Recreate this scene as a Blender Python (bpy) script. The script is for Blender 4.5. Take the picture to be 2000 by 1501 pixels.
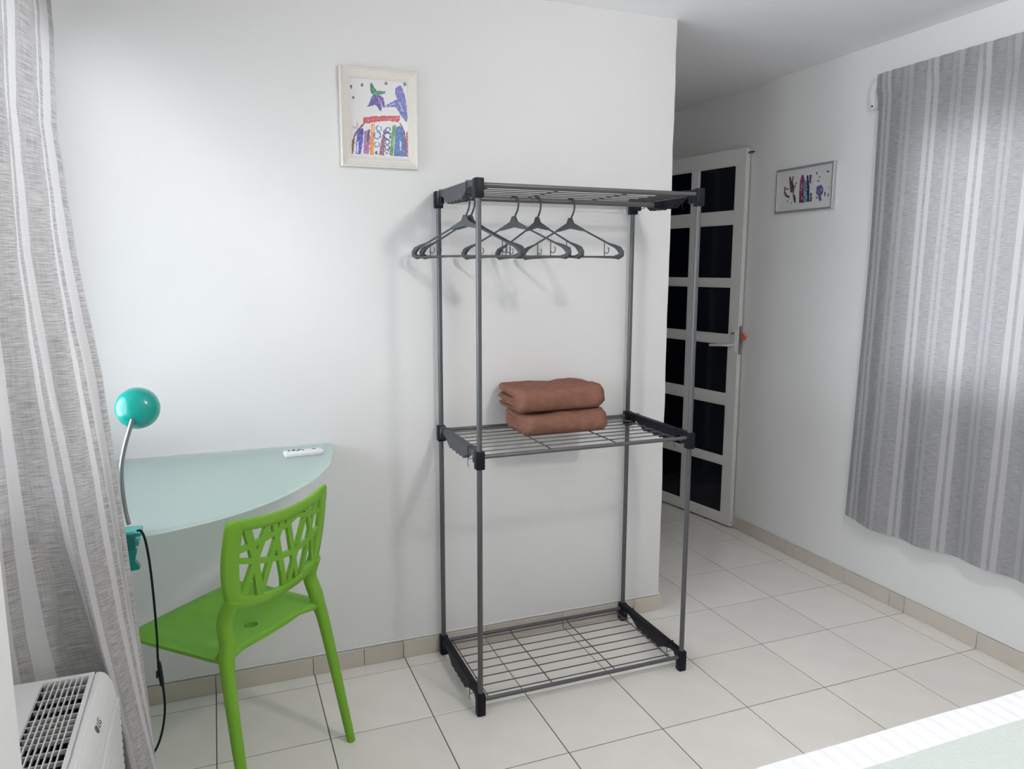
import bpy, bmesh, math, random
from mathutils import Vector, Matrix, noise
random.seed(7)
for o in list(bpy.data.objects): bpy.data.objects.remove(o)
SC = bpy.context.scene; COL = SC.collection

# ---------------------------------------------------------------- camera (solved from the floor tile grid)
YAW, PITCH, ROLL, FPX = 0.375183, 0.152168, 0.002162, 1467.99
CAM = Vector((-1.70681, -2.60508, 1.44202))
def cam_axes():
    cy, sy, cp, sp = math.cos(YAW), math.sin(YAW), math.cos(PITCH), math.sin(PITCH)
    f = Vector((sy*cp, cy*cp, -sp)); r = Vector((cy, -sy, 0)); u = r.cross(f)
    c, s = math.cos(ROLL), math.sin(ROLL)
    return c*r+s*u, -s*r+c*u, f
CR, CU, CF = cam_axes()
cd = bpy.data.cameras.new('camera'); cam = bpy.data.objects.new('camera', cd); COL.objects.link(cam)
M3 = Matrix((CR, CU, -CF)).transposed()
cam.matrix_world = Matrix.Translation(CAM) @ M3.to_4x4()
cd.sensor_width = 36; cd.lens = FPX/2000*36; cd.clip_start = 0.02
SC.camera = cam
def at(px, py, axis, val):                       # pixel -> point on an axis-aligned plane
    d = CR*((px-1000)/FPX) - CU*((py-750.5)/FPX) + CF
    return CAM + d*((val-CAM[axis])/d[axis])

# ---------------------------------------------------------------- world, light, exposure
SC.view_settings.view_transform = 'Standard'; SC.view_settings.look = 'None'
SC.view_settings.gamma = 1; SC.view_settings.use_curve_mapping = False
SC.view_settings.exposure = 0.2
W_ = bpy.data.worlds.new('sky'); SC.world = W_; W_.use_nodes = True
bg = W_.node_tree.nodes['Background']; bg.inputs[0].default_value = (0.88, 0.94, 1.0, 1); bg.inputs[1].default_value = 7.9
def portal(loc, rot, sx, sy):
    l = bpy.data.lights.new('portal', 'AREA'); l.shape = 'RECTANGLE'; l.size = sx; l.size_y = sy
    l.cycles.is_portal = True
    o = bpy.data.objects.new('window_portal', l); COL.objects.link(o); o.location = loc; o.rotation_euler = rot
LAMP_POWER = 29.0
# room constants
XL, XR, ZC = -2.20, 0.963, 2.385
YF, YE = -3.7, 1.55
WL = (-1.70, -0.03, 0.90, 2.14)                  # left window: y0,y1,z0,z1
WR = (-1.45, -0.28, 0.95, 2.02)
portal((XL-0.16, (WL[0]+WL[1])/2, (WL[2]+WL[3])/2), (0, -math.pi/2, 0), WL[3]-WL[2], WL[1]-WL[0])
portal((XR+0.16, (WR[0]+WR[1])/2, (WR[2]+WR[3])/2), (0, math.pi/2, 0), WR[3]-WR[2], WR[1]-WR[0])


# ---------------------------------------------------------------- materials
MATS = {}
def mat(name, col, rough=0.5, metal=0.0, spec=0.5, noise_amt=0.0, noise_scale=20, bump=0.0, bump_scale=200, coat=0, rnd=0.0, emis=None):
    if name in MATS: return MATS[name]
    m = bpy.data.materials.new(name); m.use_nodes = True; nt = m.node_tree; b = nt.nodes['Principled BSDF']
    b.inputs['Base Color'].default_value = (*col, 1); b.inputs['Roughness'].default_value = rough
    b.inputs['Metallic'].default_value = metal; b.inputs['Specular IOR Level'].default_value = spec
    b.inputs['Coat Weight'].default_value = coat
    tc = nt.nodes.new('ShaderNodeTexCoord')
    last = None
    if noise_amt > 0:
        n = nt.nodes.new('ShaderNodeTexNoise'); n.inputs['Scale'].default_value = noise_scale; n.inputs['Detail'].default_value = 5
        nt.links.new(tc.outputs['Object'], n.inputs['Vector'])
        mx = nt.nodes.new('ShaderNodeMix'); mx.data_type = 'RGBA'
        mx.inputs['A'].default_value = (*[c*(1-noise_amt) for c in col], 1); mx.inputs['B'].default_value = (*[min(1, c*(1+noise_amt)) for c in col], 1)
        nt.links.new(n.outputs['Fac'], mx.inputs['Factor']); last = mx.outputs['Result']
    if rnd > 0:
        oi = nt.nodes.new('ShaderNodeObjectInfo'); hs = nt.nodes.new('ShaderNodeHueSaturation')
        mr = nt.nodes.new('ShaderNodeMapRange'); mr.inputs['To Min'].default_value = 1-rnd; mr.inputs['To Max'].default_value = 1+rnd
        nt.links.new(oi.outputs['Random'], mr.inputs['Value']); nt.links.new(mr.outputs['Result'], hs.inputs['Value'])
        if last: nt.links.new(last, hs.inputs['Color'])
        else: hs.inputs['Color'].default_value = (*col, 1)
        last = hs.outputs['Color']
    if last: nt.links.new(last, b.inputs['Base Color'])
    if bump > 0:
        n2 = nt.nodes.new('ShaderNodeTexNoise'); n2.inputs['Scale'].default_value = bump_scale; n2.inputs['Detail'].default_value = 4
        nt.links.new(tc.outputs['Object'], n2.inputs['Vector'])
        bp = nt.nodes.new('ShaderNodeBump'); bp.inputs['Strength'].default_value = bump; bp.inputs['Distance'].default_value = 0.01
        nt.links.new(n2.outputs['Fac'], bp.inputs['Height']); nt.links.new(bp.outputs['Normal'], b.inputs['Normal'])
    if emis:
        b.inputs['Emission Color'].default_value = (*emis[:3], 1); b.inputs['Emission Strength'].default_value = emis[3]
    MATS[name] = m; return m

M_WALL = mat('white_plaster', (0.81, 0.81, 0.81), 0.75, noise_amt=0.02, noise_scale=3, bump=0.12, bump_scale=14)
M_CEIL = mat('ceiling_plaster', (0.93, 0.93, 0.95), 0.85, noise_amt=0.02, noise_scale=3, bump=0.05, bump_scale=30)
M_TILE = mat('beige_floor_tile', (0.86, 0.825, 0.775), 0.24, noise_amt=0.06, noise_scale=9, rnd=0.03, spec=0.45)
M_GROUT = mat('dark_grout', (0.10, 0.09, 0.078), 0.9)
M_BASE = mat('beige_baseboard_tile', (0.60, 0.55, 0.485), 0.35, noise_amt=0.06, noise_scale=14, rnd=0.05)
M_DARKWALL = mat('dim_room_shade', (0.12, 0.13, 0.16), 0.8)  # dark wall colour stands in for the lack of light in that room
M_STEEL = mat('grey_painted_steel', (0.105, 0.108, 0.115), 0.40, metal=0.35, noise_amt=0.04, noise_scale=30)
M_WIRE = mat('dark_steel_wire', (0.10, 0.095, 0.09), 0.45, metal=0.6)
M_CHAR = mat('charcoal_plastic', (0.055, 0.058, 0.066), 0.5, spec=0.35)
M_BLACK = mat('black_plastic', (0.007, 0.008, 0.014), 0.5, spec=0.22)
M_HANG = mat('grey_hanger_plastic', (0.055, 0.062, 0.068), 0.5, spec=0.35)
M_TOWEL = mat('brown_terry_cloth', (0.36, 0.175, 0.125), 0.95, noise_amt=0.34, noise_scale=38, bump=0.9, bump_scale=420, spec=0.1)
M_GREEN = mat('green_plastic', (0.185, 0.425, 0.034), 0.45, spec=0.3)
M_TEAL = mat('teal_glossy_plastic', (0.0, 0.36, 0.31), 0.24, spec=0.5, coat=0.1)
M_CHROME = mat('chrome', (0.34, 0.34, 0.35), 0.28, metal=1.0)
M_WHITEP = mat('white_plastic', (0.78, 0.78, 0.80), 0.4)
M_WHITEM = mat('white_aluminium', (0.74, 0.74, 0.73), 0.4)
M_DGLASS = mat('dark_door_glass', (0.003, 0.0045, 0.011), 0.05, spec=0.3)
M_FRAME = mat('cream_wood_frame', (0.74, 0.715, 0.66), 0.5, noise_amt=0.04, noise_scale=40)
M_SILVER = mat('silver_frame', (0.55, 0.56, 0.58), 0.3, metal=0.7)
M_PAPER = mat('art_paper', (0.80, 0.79, 0.79), 0.6)
M_PAPER2 = mat('art_paper_grey', (0.62, 0.62, 0.64), 0.5)
M_ACW = mat('white_appliance_plastic', (0.74, 0.735, 0.73), 0.42)
M_ORANGE = mat('orange_tassel', (0.85, 0.13, 0.03), 0.6)
M_DARK = mat('grille_shade', (0.012, 0.012, 0.012), 0.9)  # near-black stands in for the shade inside the grille
M_LOGO = mat('grey_logo_print', (0.10, 0.11, 0.11), 0.5)
M_GREYBTN = mat('grey_rubber', (0.05, 0.055, 0.06), 0.6)
M_BULB = mat('lamp_globe', (0.9, 0.9, 0.9), 0.4, emis=(1.0, 0.965, 0.92, 1.0))

def glass_pane_mat():
    m = bpy.data.materials.new('clear_window_glass'); m.use_nodes = True; nt = m.node_tree; nt.nodes.clear()
    o = nt.nodes.new('ShaderNodeOutputMaterial'); t = nt.nodes.new('ShaderNodeBsdfTransparent'); g = nt.nodes.new('ShaderNodeBsdfGlossy')
    g.inputs['Roughness'].default_value = 0.03; f = nt.nodes.new('ShaderNodeFresnel'); mx = nt.nodes.new('ShaderNodeMixShader')
    nt.links.new(f.outputs[0], mx.inputs[0]); nt.links.new(t.outputs[0], mx.inputs[1]); nt.links.new(g.outputs[0], mx.inputs[2]); nt.links.new(mx.outputs[0], o.inputs[0])
    return m
M_PANE = glass_pane_mat()
def frosted_mat():
    m = bpy.data.materials.new('frosted_aqua_glass'); m.use_nodes = True; nt = m.node_tree; b = nt.nodes['Principled BSDF']
    b.inputs['Base Color'].default_value = (0.86, 0.96, 0.97, 1); b.inputs['Roughness'].default_value = 0.15
    tr = nt.nodes.new('ShaderNodeBsdfTranslucent'); tr.inputs[0].default_value = (0.92, 1.0, 1.0, 1)
    tp = nt.nodes.new('ShaderNodeBsdfTransparent'); tp.inputs[0].default_value = (0.93, 0.99, 0.99, 1)
    m1 = nt.nodes.new('ShaderNodeMixShader'); m1.inputs[0].default_value = 0.52
    m2 = nt.nodes.new('ShaderNodeMixShader'); m2.inputs[0].default_value = 0.50
    nt.links.new(b.outputs[0], m1.inputs[1]); nt.links.new(tr.outputs[0], m1.inputs[2])
    nt.links.new(m1.outputs[0], m2.inputs[1]); nt.links.new(tp.outputs[0], m2.inputs[2])
    nt.links.new(m2.outputs[0], nt.nodes['Material Output'].inputs[0]); return m
M_FROST = frosted_mat()

def curtain_mat(name, base, stripe, period=0.118, sw=0.021, gap=0.013, transl=0.2, fold_fade=0.45, weave=0.2):
    m = bpy.data.materials.new(name); m.use_nodes = True; nt = m.node_tree; N = nt.nodes; L = nt.links
    b = N['Principled BSDF']; b.inputs['Roughness'].default_value = 0.95; b.inputs['Specular IOR Level'].default_value = 0.1
    uv = N.new('ShaderNodeUVMap'); sep = N.new('ShaderNodeSeparateXYZ'); L.new(uv.outputs[0], sep.inputs[0])
    def math_(op, a, bb=None):
        n = N.new('ShaderNodeMath'); n.operation = op
        for i, v in enumerate((a, bb)):
            if v is None: continue
            if isinstance(v, (int, float)): n.inputs[i].default_value = v
            else: L.new(v, n.inputs[i])
        return n.outputs[0]
    # slight wobble of the stripe edge
    mod = math_('MODULO', math_('ADD', sep.outputs[0], 10*period), period)
    s1 = math_('MULTIPLY', math_('GREATER_THAN', mod, 0.03), math_('LESS_THAN', mod, 0.03+sw))
    s2 = math_('MULTIPLY', math_('GREATER_THAN', mod, 0.03+sw+gap), math_('LESS_THAN', mod, 0.03+2*sw+gap))
    alt = math_('GREATER_THAN', math_('MODULO', math_('ADD', sep.outputs[0], 20*period), 2*period), period)
    st = math_('MULTIPLY', math_('MAXIMUM', s1, s2), math_('SUBTRACT', 1.0, math_('MULTIPLY', alt, fold_fade)))  # alternate pairs fainter: shading of the folds put into the stripe colour
    # weave: slubby horizontal yarns and finer vertical yarns
    mp = N.new('ShaderNodeMapping'); mp.inputs['Scale'].default_value = (26, 420, 1); L.new(uv.outputs[0], mp.inputs[0])
    n1 = N.new('ShaderNodeTexNoise'); n1.inputs['Scale'].default_value = 1; n1.inputs['Detail'].default_value = 3; L.new(mp.outputs[0], n1.inputs[0])
    mp2 = N.new('ShaderNodeMapping'); mp2.inputs['Scale'].default_value = (420, 18, 1); L.new(uv.outputs[0], mp2.inputs[0])
    n2 = N.new('ShaderNodeTexNoise'); n2.inputs['Scale'].default_value = 1; n2.inputs['Detail'].default_value = 3; L.new(mp2.outputs[0], n2.inputs[0])
    w = math_('ADD', math_('MULTIPLY', n1.outputs[0], 0.75), math_('MULTIPLY', n2.outputs[0], 0.25))
    cr = N.new('ShaderNodeMapRange'); cr.inputs['From Min'].default_value = 0.38; cr.inputs['From Max'].default_value = 0.62
    cr.inputs['To Min'].default_value = 1-weave; cr.inputs['To Max'].default_value = 1+weave*0.8; L.new(w, cr.inputs[0])
    bc = N.new('ShaderNodeMix'); bc.data_type = 'RGBA'; bc.blend_type = 'MULTIPLY'; bc.inputs['Factor'].default_value = 1
    bc.inputs['A'].default_value = (*base, 1); L.new(cr.outputs[0], bc.inputs['B'])
    mx = N.new('ShaderNodeMix'); mx.data_type = 'RGBA'; mx.inputs['B'].default_value = (*stripe, 1)
    L.new(bc.outputs['Result'], mx.inputs['A']); L.new(math_('MULTIPLY', st, 0.85), mx.inputs['Factor'])
    L.new(mx.outputs['Result'], b.inputs['Base Color'])
    bp = N.new('ShaderNodeBump'); bp.inputs['Strength'].default_value = 0.25; bp.inputs['Distance'].default_value = 0.002
    L.new(w, bp.inputs['Height']); L.new(bp.outputs[0], b.inputs['Normal'])
    tr = N.new('ShaderNodeBsdfTranslucent'); L.new(mx.outputs['Result'], tr.inputs[0])
    ms = N.new('ShaderNodeMixShader'); ms.inputs[0].default_value = transl
    L.new(b.outputs[0], ms.inputs[1]); L.new(tr.outputs[0], ms.inputs[2]); L.new(ms.outputs[0], N['Material Output'].inputs[0])
    return m
M_CURT = curtain_mat('striped_linen', (0.370, 0.370, 0.378), (0.52, 0.52, 0.535))
M_CURT2 = curtain_mat('striped_linen_wide', (0.45, 0.435, 0.43), (0.66, 0.645, 0.65), period=0.128, sw=0.024, gap=0.018, fold_fade=0.0, weave=0.30)
def ribbed_mat(name, col, scale, axis='X', strength=0.5, dist=0.004):
    m = mat(name, col, 0.85, spec=0.2); nt = m.node_tree
    tc = nt.nodes.new('ShaderNodeTexCoord'); wv = nt.nodes.new('ShaderNodeTexWave'); wv.bands_direction = axis
    wv.inputs['Scale'].default_value = scale; wv.inputs['Distortion'].default_value = 0.6; wv.inputs['Detail'].default_value = 1
    nt.links.new(tc.outputs['Object'], wv.inputs[0])
    bp = nt.nodes.new('ShaderNodeBump'); bp.inputs['Strength'].default_value = strength; bp.inputs['Distance'].default_value = dist
    nt.links.new(wv.outputs['Fac'], bp.inputs['Height']); nt.links.new(bp.outputs[0], nt.nodes['Principled BSDF'].inputs['Normal'])
    return m
M_RIB = ribbed_mat('white_ribbed_cotton', (0.88, 0.89, 0.93), 9.0)
M_MINT = mat('pale_mint_cotton', (0.66, 0.72, 0.69), 0.9, noise_amt=0.05, noise_scale=160, bump=0.4, bump_scale=260, spec=0.15)

# ---------------------------------------------------------------- mesh helpers
def obj(name, me, m=None, parent=None, loc=None, smooth=False):
    o = bpy.data.objects.new(name, me); COL.objects.link(o)
    if m is not None and len(me.materials) == 0: me.materials.append(m)
    if parent is not None: o.parent = parent
    if loc is not None: o.location = loc
    if smooth:
        for p in me.polygons: p.use_smooth = True
    return o
def tag(o, label, cat, group=None, kind=None):
    o['label'] = label; o['category'] = cat
    if group: o['group'] = group
    if kind: o['kind'] = kind
    return o
def thing(name, label, cat, loc=(0, 0, 0), rz=0, group=None):
    o = bpy.data.objects.new(name, None); COL.objects.link(o); o.empty_display_size = 0.05
    o.location = loc; o.rotation_euler = (0, 0, rz); return tag(o, label, cat, group)
def tomesh(bm, name='m', smooth_angle=None):
    bmesh.ops.recalc_face_normals(bm, faces=bm.faces[:])
    me = bpy.data.meshes.new(name); bm.to_mesh(me); bm.free()
    if smooth_angle is not None:
        for p in me.polygons: p.use_smooth = True
        me.set_sharp_from_angle(angle=math.radians(smooth_angle))
    return me
def add_box(bm, x0, x1, y0, y1, z0, z1):
    vs = [bm.verts.new((x, y, z)) for x in (x0, x1) for y in (y0, y1) for z in (z0, z1)]
    for f in ((0, 1, 3, 2), (4, 6, 7, 5), (0, 4, 5, 1), (2, 3, 7, 6), (0, 2, 6, 4), (1, 5, 7, 3)): bm.faces.new([vs[i] for i in f])
    return vs
def box(x0, x1, y0, y1, z0, z1, bev=0, seg=2):
    bm = bmesh.new(); add_box(bm, x0, x1, y0, y1, z0, z1)
    bmesh.ops.recalc_face_normals(bm, faces=bm.faces[:])
    if bev > 0: bmesh.ops.bevel(bm, geom=bm.edges[:], offset=bev, segments=seg, affect='EDGES', profile=0.5)
    return tomesh(bm, smooth_angle=40 if bev else None)
def boxes(lst):
    bm = bmesh.new()
    for b in lst: add_box(bm, *b)
    return tomesh(bm)
def smooth_path(pts, n=8):
    pts = [Vector(p) for p in pts]; out = []
    for i in range(len(pts)-1):
        p0 = pts[max(i-1, 0)]; p1 = pts[i]; p2 = pts[i+1]; p3 = pts[min(i+2, len(pts)-1)]
        for k in range(n):
            t = k/n
            out.append(0.5*((2*p1)+(p2-p0)*t+(2*p0-5*p1+4*p2-p3)*t*t+(3*p1-p0-3*p2+p3)*t**3))
    out.append(pts[-1]); return out
def add_tube(bm, pts, r, sides=10, closed=False, cap=True, flat=1.0):
    pts = [Vector(p) for p in pts]; n = len(pts); rings = []
    up = Vector((0, 0, 1)); prev = None
    for i, p in enumerate(pts):
        a = pts[(i-1) % n] if (closed or i > 0) else p; b = pts[(i+1) % n] if (closed or i < n-1) else p
        t = (b-a).normalized()
        if prev is None:
            ref = up if abs(t.z) < 0.95 else Vector((1, 0, 0)); u = t.cross(ref).normalized()
        else:
            u = (prev-t*prev.dot(t)).normalized()
        prev = u; v = t.cross(u)
        rr = r(i/(n-1)) if callable(r) else r
        rings.append([bm.verts.new(p+u*(math.cos(2*math.pi*k/sides)*rr)+v*(math.sin(2*math.pi*k/sides)*rr*flat)) for k in range(sides)])
    m = n if closed else n-1
    for i in range(m):
        A, B = rings[i], rings[(i+1) % n]
        for k in range(sides): bm.faces.new((A[k], A[(k+1) % sides], B[(k+1) % sides], B[k]))
    if cap and not closed:
        bm.faces.new(rings[0][::-1]); bm.faces.new(rings[-1])
def tube(pts, r, sides=10, closed=False, flat=1.0):
    bm = bmesh.new(); add_tube(bm, pts, r, sides, closed, flat=flat); return tomesh(bm, smooth_angle=50)
def lathe(prof, n=32, axis=None, origin=(0, 0, 0), cap=True):
    """prof: list of (radius, height) revolved about `axis` through origin"""
    ax = Vector(axis or (0, 0, 1)).normalized(); ref = Vector((0, 0, 1)) if abs(ax.z) < 0.9 else Vector((1, 0, 0))
    u = ax.cross(ref).normalized(); v = ax.cross(u); o = Vector(origin); bm = bmesh.new(); rings = []
    for r, h in prof:
        rings.append([bm.verts.new(o+ax*h+(u*math.cos(2*math.pi*k/n)+v*math.sin(2*math.pi*k/n))*max(r, 1e-5)) for k in range(n)])
    for A, B in zip(rings, rings[1:]):
        for k in range(n): bm.faces.new((A[k], A[(k+1) % n], B[(k+1) % n], B[k]))
    if cap: bm.faces.new(rings[0][::-1]); bm.faces.new(rings[-1])
    bmesh.ops.remove_doubles(bm, verts=bm.verts[:], dist=1e-5)
    return tomesh(bm, smooth_angle=45)
def prism(poly, fn0, fn1, bev=0):
    """poly of 2-tuples; fn0/fn1 map to the two faces"""
    bm = bmesh.new(); A = [bm.verts.new(fn0(*p)) for p in poly]; B = [bm.verts.new(fn1(*p)) for p in poly]
    bm.faces.new(A); bm.faces.new(B[::-1]); n = len(poly)
    for i in range(n): bm.faces.new((A[i], B[i], B[(i+1) % n], A[(i+1) % n]))
    bmesh.ops.recalc_face_normals(bm, faces=bm.faces[:])
    if bev > 0: bmesh.ops.bevel(bm, geom=bm.edges[:], offset=bev, segments=2, affect='EDGES')
    return tomesh(bm, smooth_angle=35)
def struct(o): o['kind'] = 'structure'; return o

# ================================================================ STRUCTURE
TS = 0.33; GX, GY = -1.77375, -0.40755           # tile size and grid origin
floor = struct(obj('floor', box(XL-0.15, XR+0.15, YF-0.15, 3.0, -0.10, -0.0012), M_GROUT))
tile_full = None
def tile_mesh(w, d):
    bm = bmesh.new(); g = 0.0016; add_box(bm, g, w-g, g, d-g, -0.009, 0)
    bmesh.ops.recalc_face_normals(bm, faces=bm.faces[:])
    bmesh.ops.bevel(bm, geom=[e for e in bm.edges if all(v.co.z > -0.001 for v in e.verts)], offset=0.0008, segments=1, affect='EDGES')
    me = tomesh(bm); me.materials.append(M_TILE); return me
tile_full = tile_mesh(TS, TS)
def cuts(o, lo, hi):
    k = math.floor((lo-o)/TS); out = []
    while o+k*TS < hi:
        a, b = max(lo, o+k*TS), min(hi, o+(k+1)*TS)
        if b-a > 0.012: out.append((a, b))
        k += 1
    return out
for (y0, y1) in cuts(GY, YF, YE+0.12):
    for (x0, x1) in cuts(GX, XL, XR):
        if y0 >= 0.0 and x1 <= 0.0: continue            # under the partition and the room behind it
        a = x0
        if y1 > 0.001 and x0 < 0 and x1 > 0 and y0 >= 0: a = 0.0
        if y1 < -1.9 and x0 > -1.0: continue            # under the bed
        me = tile_full if abs((x1-a)-TS) < 1e-4 and abs((y1-y0)-TS) < 1e-4 else tile_mesh(x1-a, y1-y0)
        yy1 = y1
        if y0 < 0 < y1 and x1 <= 0.0: me = tile_mesh(x1-a, 0.0-y0)
        obj('tile', me, M_TILE, floor, (a, y0, 0))

# --- partition (picture wall) with a hand-plastered, slightly wavy free edge
def partition():
    bm = bmesh.new(); n = 40; T = YE+0.12
    prof = [(XL, 0), (-0.012, 0), (-0.004, 0.003), (0.0, 0.011), (0.0, T), (XL, T)]
    rings = []
    for i in range(n+1):
        z = ZC*i/n; r = []
        for (x, y) in prof:
            if x > -0.1: 
                x += 0.004*noise.noise(Vector((3.1, 0, z*5))) + 0.002*noise.noise(Vector((9.1, 0, z*17)))
                if y < 0.05: y += 0.0015*noise.noise(Vector((1.7, 4, z*9)))
            r.append(bm.verts.new((x, y, z)))
        rings.append(r)
    m = len(prof)
    for A, B in zip(rings, rings[1:]):
        for k in range(m): bm.faces.new((A[k], A[(k+1) % m], B[(k+1) % m], B[k]))
    bm.faces.new(rings[0]); bm.faces.new(rings[-1][::-1])
    return tomesh(bm, smooth_angle=30)
wall_back = struct(obj('wall_back', partition(), M_WALL))
def wall_with_hole(x0, x1, y0, y1, holes):
    """wall slab in the YZ plane with rectangular holes [(ya,yb,za,zb)] built from cells"""
    ys = sorted({y0, y1, *[h[0] for h in holes], *[h[1] for h in holes]}); zs = sorted({0, ZC, *[h[2] for h in holes], *[h[3] for h in holes]})
    bm = bmesh.new()
    inside = lambda y, z: any(h[0] < y < h[1] and h[2] < z < h[3] for h in holes)
    cell = {}
    for i in range(len(ys)-1):
        for j in range(len(zs)-1): cell[i, j] = not inside((ys[i]+ys[i+1])/2, (zs[j]+zs[j+1])/2)
    vc = {}
    def V(x, y, z):
        k = (round(x, 5), round(y, 5), round(z, 5))
        if k not in vc: vc[k] = bm.verts.new(k)
        return vc[k]
    for (i, j), s in cell.items():
        if not s: continue
        a, b, c, d = ys[i], ys[i+1], zs[j], zs[j+1]
        bm.faces.new((V(x0, a, c), V(x0, b, c), V(x0, b, d), V(x0, a, d))); bm.faces.new((V(x1, a, c), V(x1, a, d), V(x1, b, d), V(x1, b, c)))
        for (di, dj, p, q) in ((-1, 0, (a, c), (a, d)), (1, 0, (b, c), (b, d)), (0, -1, (a, c), (b, c)), (0, 1, (a, d), (b, d))):
            if not cell.get((i+di, j+dj), False): bm.faces.new((V(x0, *p), V(x0, *q), V(x1, *q), V(x1, *p)))
    return tomesh(bm)
AC_Y0, AC_Y1, AC_Z0, AC_Z1 = -1.56, -0.972, 0.27, 0.632
wall_left = struct(obj('wall_left', wall_with_hole(XL-0.15, XL, YF, 0.15, [WL, (AC_Y0-0.004, AC_Y1+0.004, AC_Z0-0.004, AC_Z1+0.004)]), M_WALL))
wall_right = struct(obj('wall_right', wall_with_hole(XR, XR+0.15, YF, 3.0, [WR]), M_WALL))
struct(obj('wall_pier', box(XL, -1.907, YF, -1.80, 0, ZC, 0.004), M_WALL))
struct(obj('wall_front', box(XL-0.15, XR+0.15, YF-0.15, YF, 0, ZC), M_WALL))
ceiling = struct(obj('ceiling', box(XL-0.15, XR+0.15, YF-0.15, 3.0, ZC, ZC+0.1), M_CEIL))
# corridor end wall with the doorway, and the unlit room it leads to
struct(obj('wall_end', boxes([(0.80, XR, YE, YE+0.12, 0, ZC), (0.004, 0.80, YE, YE+0.12, 2.09, ZC), (0.004, 0.06, YE, YE+0.12, 0, 2.09)]), M_WALL))
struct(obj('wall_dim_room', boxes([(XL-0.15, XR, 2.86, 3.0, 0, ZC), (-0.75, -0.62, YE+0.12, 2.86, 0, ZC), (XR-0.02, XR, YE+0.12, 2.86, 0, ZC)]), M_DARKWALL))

# --- baseboards made of cut tiles
BH, BT = 0.066, 0.010
def baseboard(name, along, fixed, lo, hi, joints, outward):
    core = box(lo, hi, fixed-0.003, fixed, 0.001, BH-0.006) if along == 'x' else box(fixed-0.003, fixed, lo, hi, 0.001, BH-0.006)
    b = struct(obj(name, core, M_GROUT))
    js = [lo]+[j for j in sorted(joints) if lo+0.01 < j < hi-0.01]+[hi]
    for a, c in zip(js, js[1:]):
        h = BH+random.uniform(-0.0015, 0.0015)
        me = box(a+0.0008, c-0.0008, fixed-BT, fixed-0.0005, 0.0005, h, 0.0012, 1) if along == 'x' else box(fixed-BT, fixed-0.0005, a+0.0008, c-0.0008, 0.0005, h, 0.0012, 1)
        obj('baseboard_tile', me, M_BASE, b)
    return b
baseboard('baseboard_back', 'x', 0.0, XL, 0.006, [-1.7735, -1.448, -1.265, -1.119, -0.79, -0.46, -0.13], -1)
baseboard('baseboard_right', 'y', XR, YF, YE, [GY+TS*k for k in range(-10, 7)]+[-0.33, 0.31], -1)
# white paint ridge above the baseboards
struct(obj('trim_1', box(XL, 0.0, -0.005, -0.0002, BH+0.002, BH+0.010, 0.002, 1), M_WALL))
struct(obj('trim_2', box(XR-0.005, XR-0.0002, YF, YE, BH+0.002, BH+0.010, 0.002, 1), M_WALL))

# --- windows
def window(name, x, W4, side):
    y0, y1, z0, z1 = W4; xa, xb = x-0.02, x+0.02; f = 0.032
    w = struct(obj(name, boxes([(xa, xb, y0, y1, z0, z0+f), (xa, xb, y0, y1, z1-f, z1), (xa, xb, y0, y0+f, z0+f, z1-f), (xa, xb, y1-f, y1, z0+f, z1-f)]), M_WHITEM))
    ym = (y0+y1)/2
    for (a, b, dx) in ((y0+f, ym+0.02, -0.009), (ym-0.02, y1-f, 0.009)):
        s = obj('sash', boxes([(x+dx-0.008, x+dx+0.008, a, a+0.035, z0+f, z1-f), (x+dx-0.008, x+dx+0.008, b-0.035, b, z0+f, z1-f),
                               (x+dx-0.008, x+dx+0.008, a+0.035, b-0.035, z0+f, z0+f+0.035), (x+dx-0.008, x+dx+0.008, a+0.035, b-0.035, z1-f-0.035, z1-f)]), M_WHITEM, w)
        obj('pane', box(x+dx-0.002, x+dx+0.002, a+0.034, b-0.034, z0+f+0.034, z1-f-0.034), M_PANE, s)
    return w
window('window_1', XL-0.045, WL, 1); window('window_2', XR+0.09, WR, -1)

# ================================================================ BED
bed = thing('bed', 'bed with a white ribbed border and pale mint coverlet beside the striped curtain', 'bed', (-0.2, -2.4, 0))
def soft_slab(x0, x1, y0, y1, z0, z1, bev, wob=0.0, seg=5):
    bm = bmesh.new(); add_box(bm, x0, x1, y0, y1, z0, z1)
    bmesh.ops.recalc_face_normals(bm, faces=bm.faces[:])
    bmesh.ops.bevel(bm, geom=bm.edges[:], offset=bev, segments=seg, affect='EDGES')
    bmesh.ops.subdivide_edges(bm, edges=[e for e in bm.edges if e.calc_length() > 0.3], cuts=14, use_grid_fill=True)
    for v in bm.verts: v.co += v.normal*wob*noise.noise(v.co*4)
    return tomesh(bm, smooth_angle=60)
def bl(me): # world coords -> bed-local
    me.transform(Matrix.Translation((0.2, 2.4, 0))); return me
BX0, BX1, BY0, BY1 = -1.18, 0.80, -3.35, -1.572
obj('bed_base', bl(box(BX0+0.03, BX1-0.03, BY0+0.03, BY1-0.03, 0.06, 0.28, 0.01)), mat('dark_wood', (0.10, 0.06, 0.04), 0.5), bed)
for x in (BX0+0.08, BX1-0.08):
    for y in (BY0+0.08, BY1-0.10): obj('leg', bl(box(x-0.025, x+0.025, y-0.025, y+0.025, 0.0, 0.06, 0.004)), MATS['dark_wood'], bed)
mattress = obj('mattress', bl(soft_slab(BX0, BX1, BY0, BY1, 0.28, 0.555, 0.045, 0.004)), M_RIB, bed)
obj('coverlet', bl(soft_slab(BX0-0.004, BX1+0.004, BY0+0.02, -1.655, 0.33, 0.561, 0.040, 0.003)), M_MINT, bed)

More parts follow.
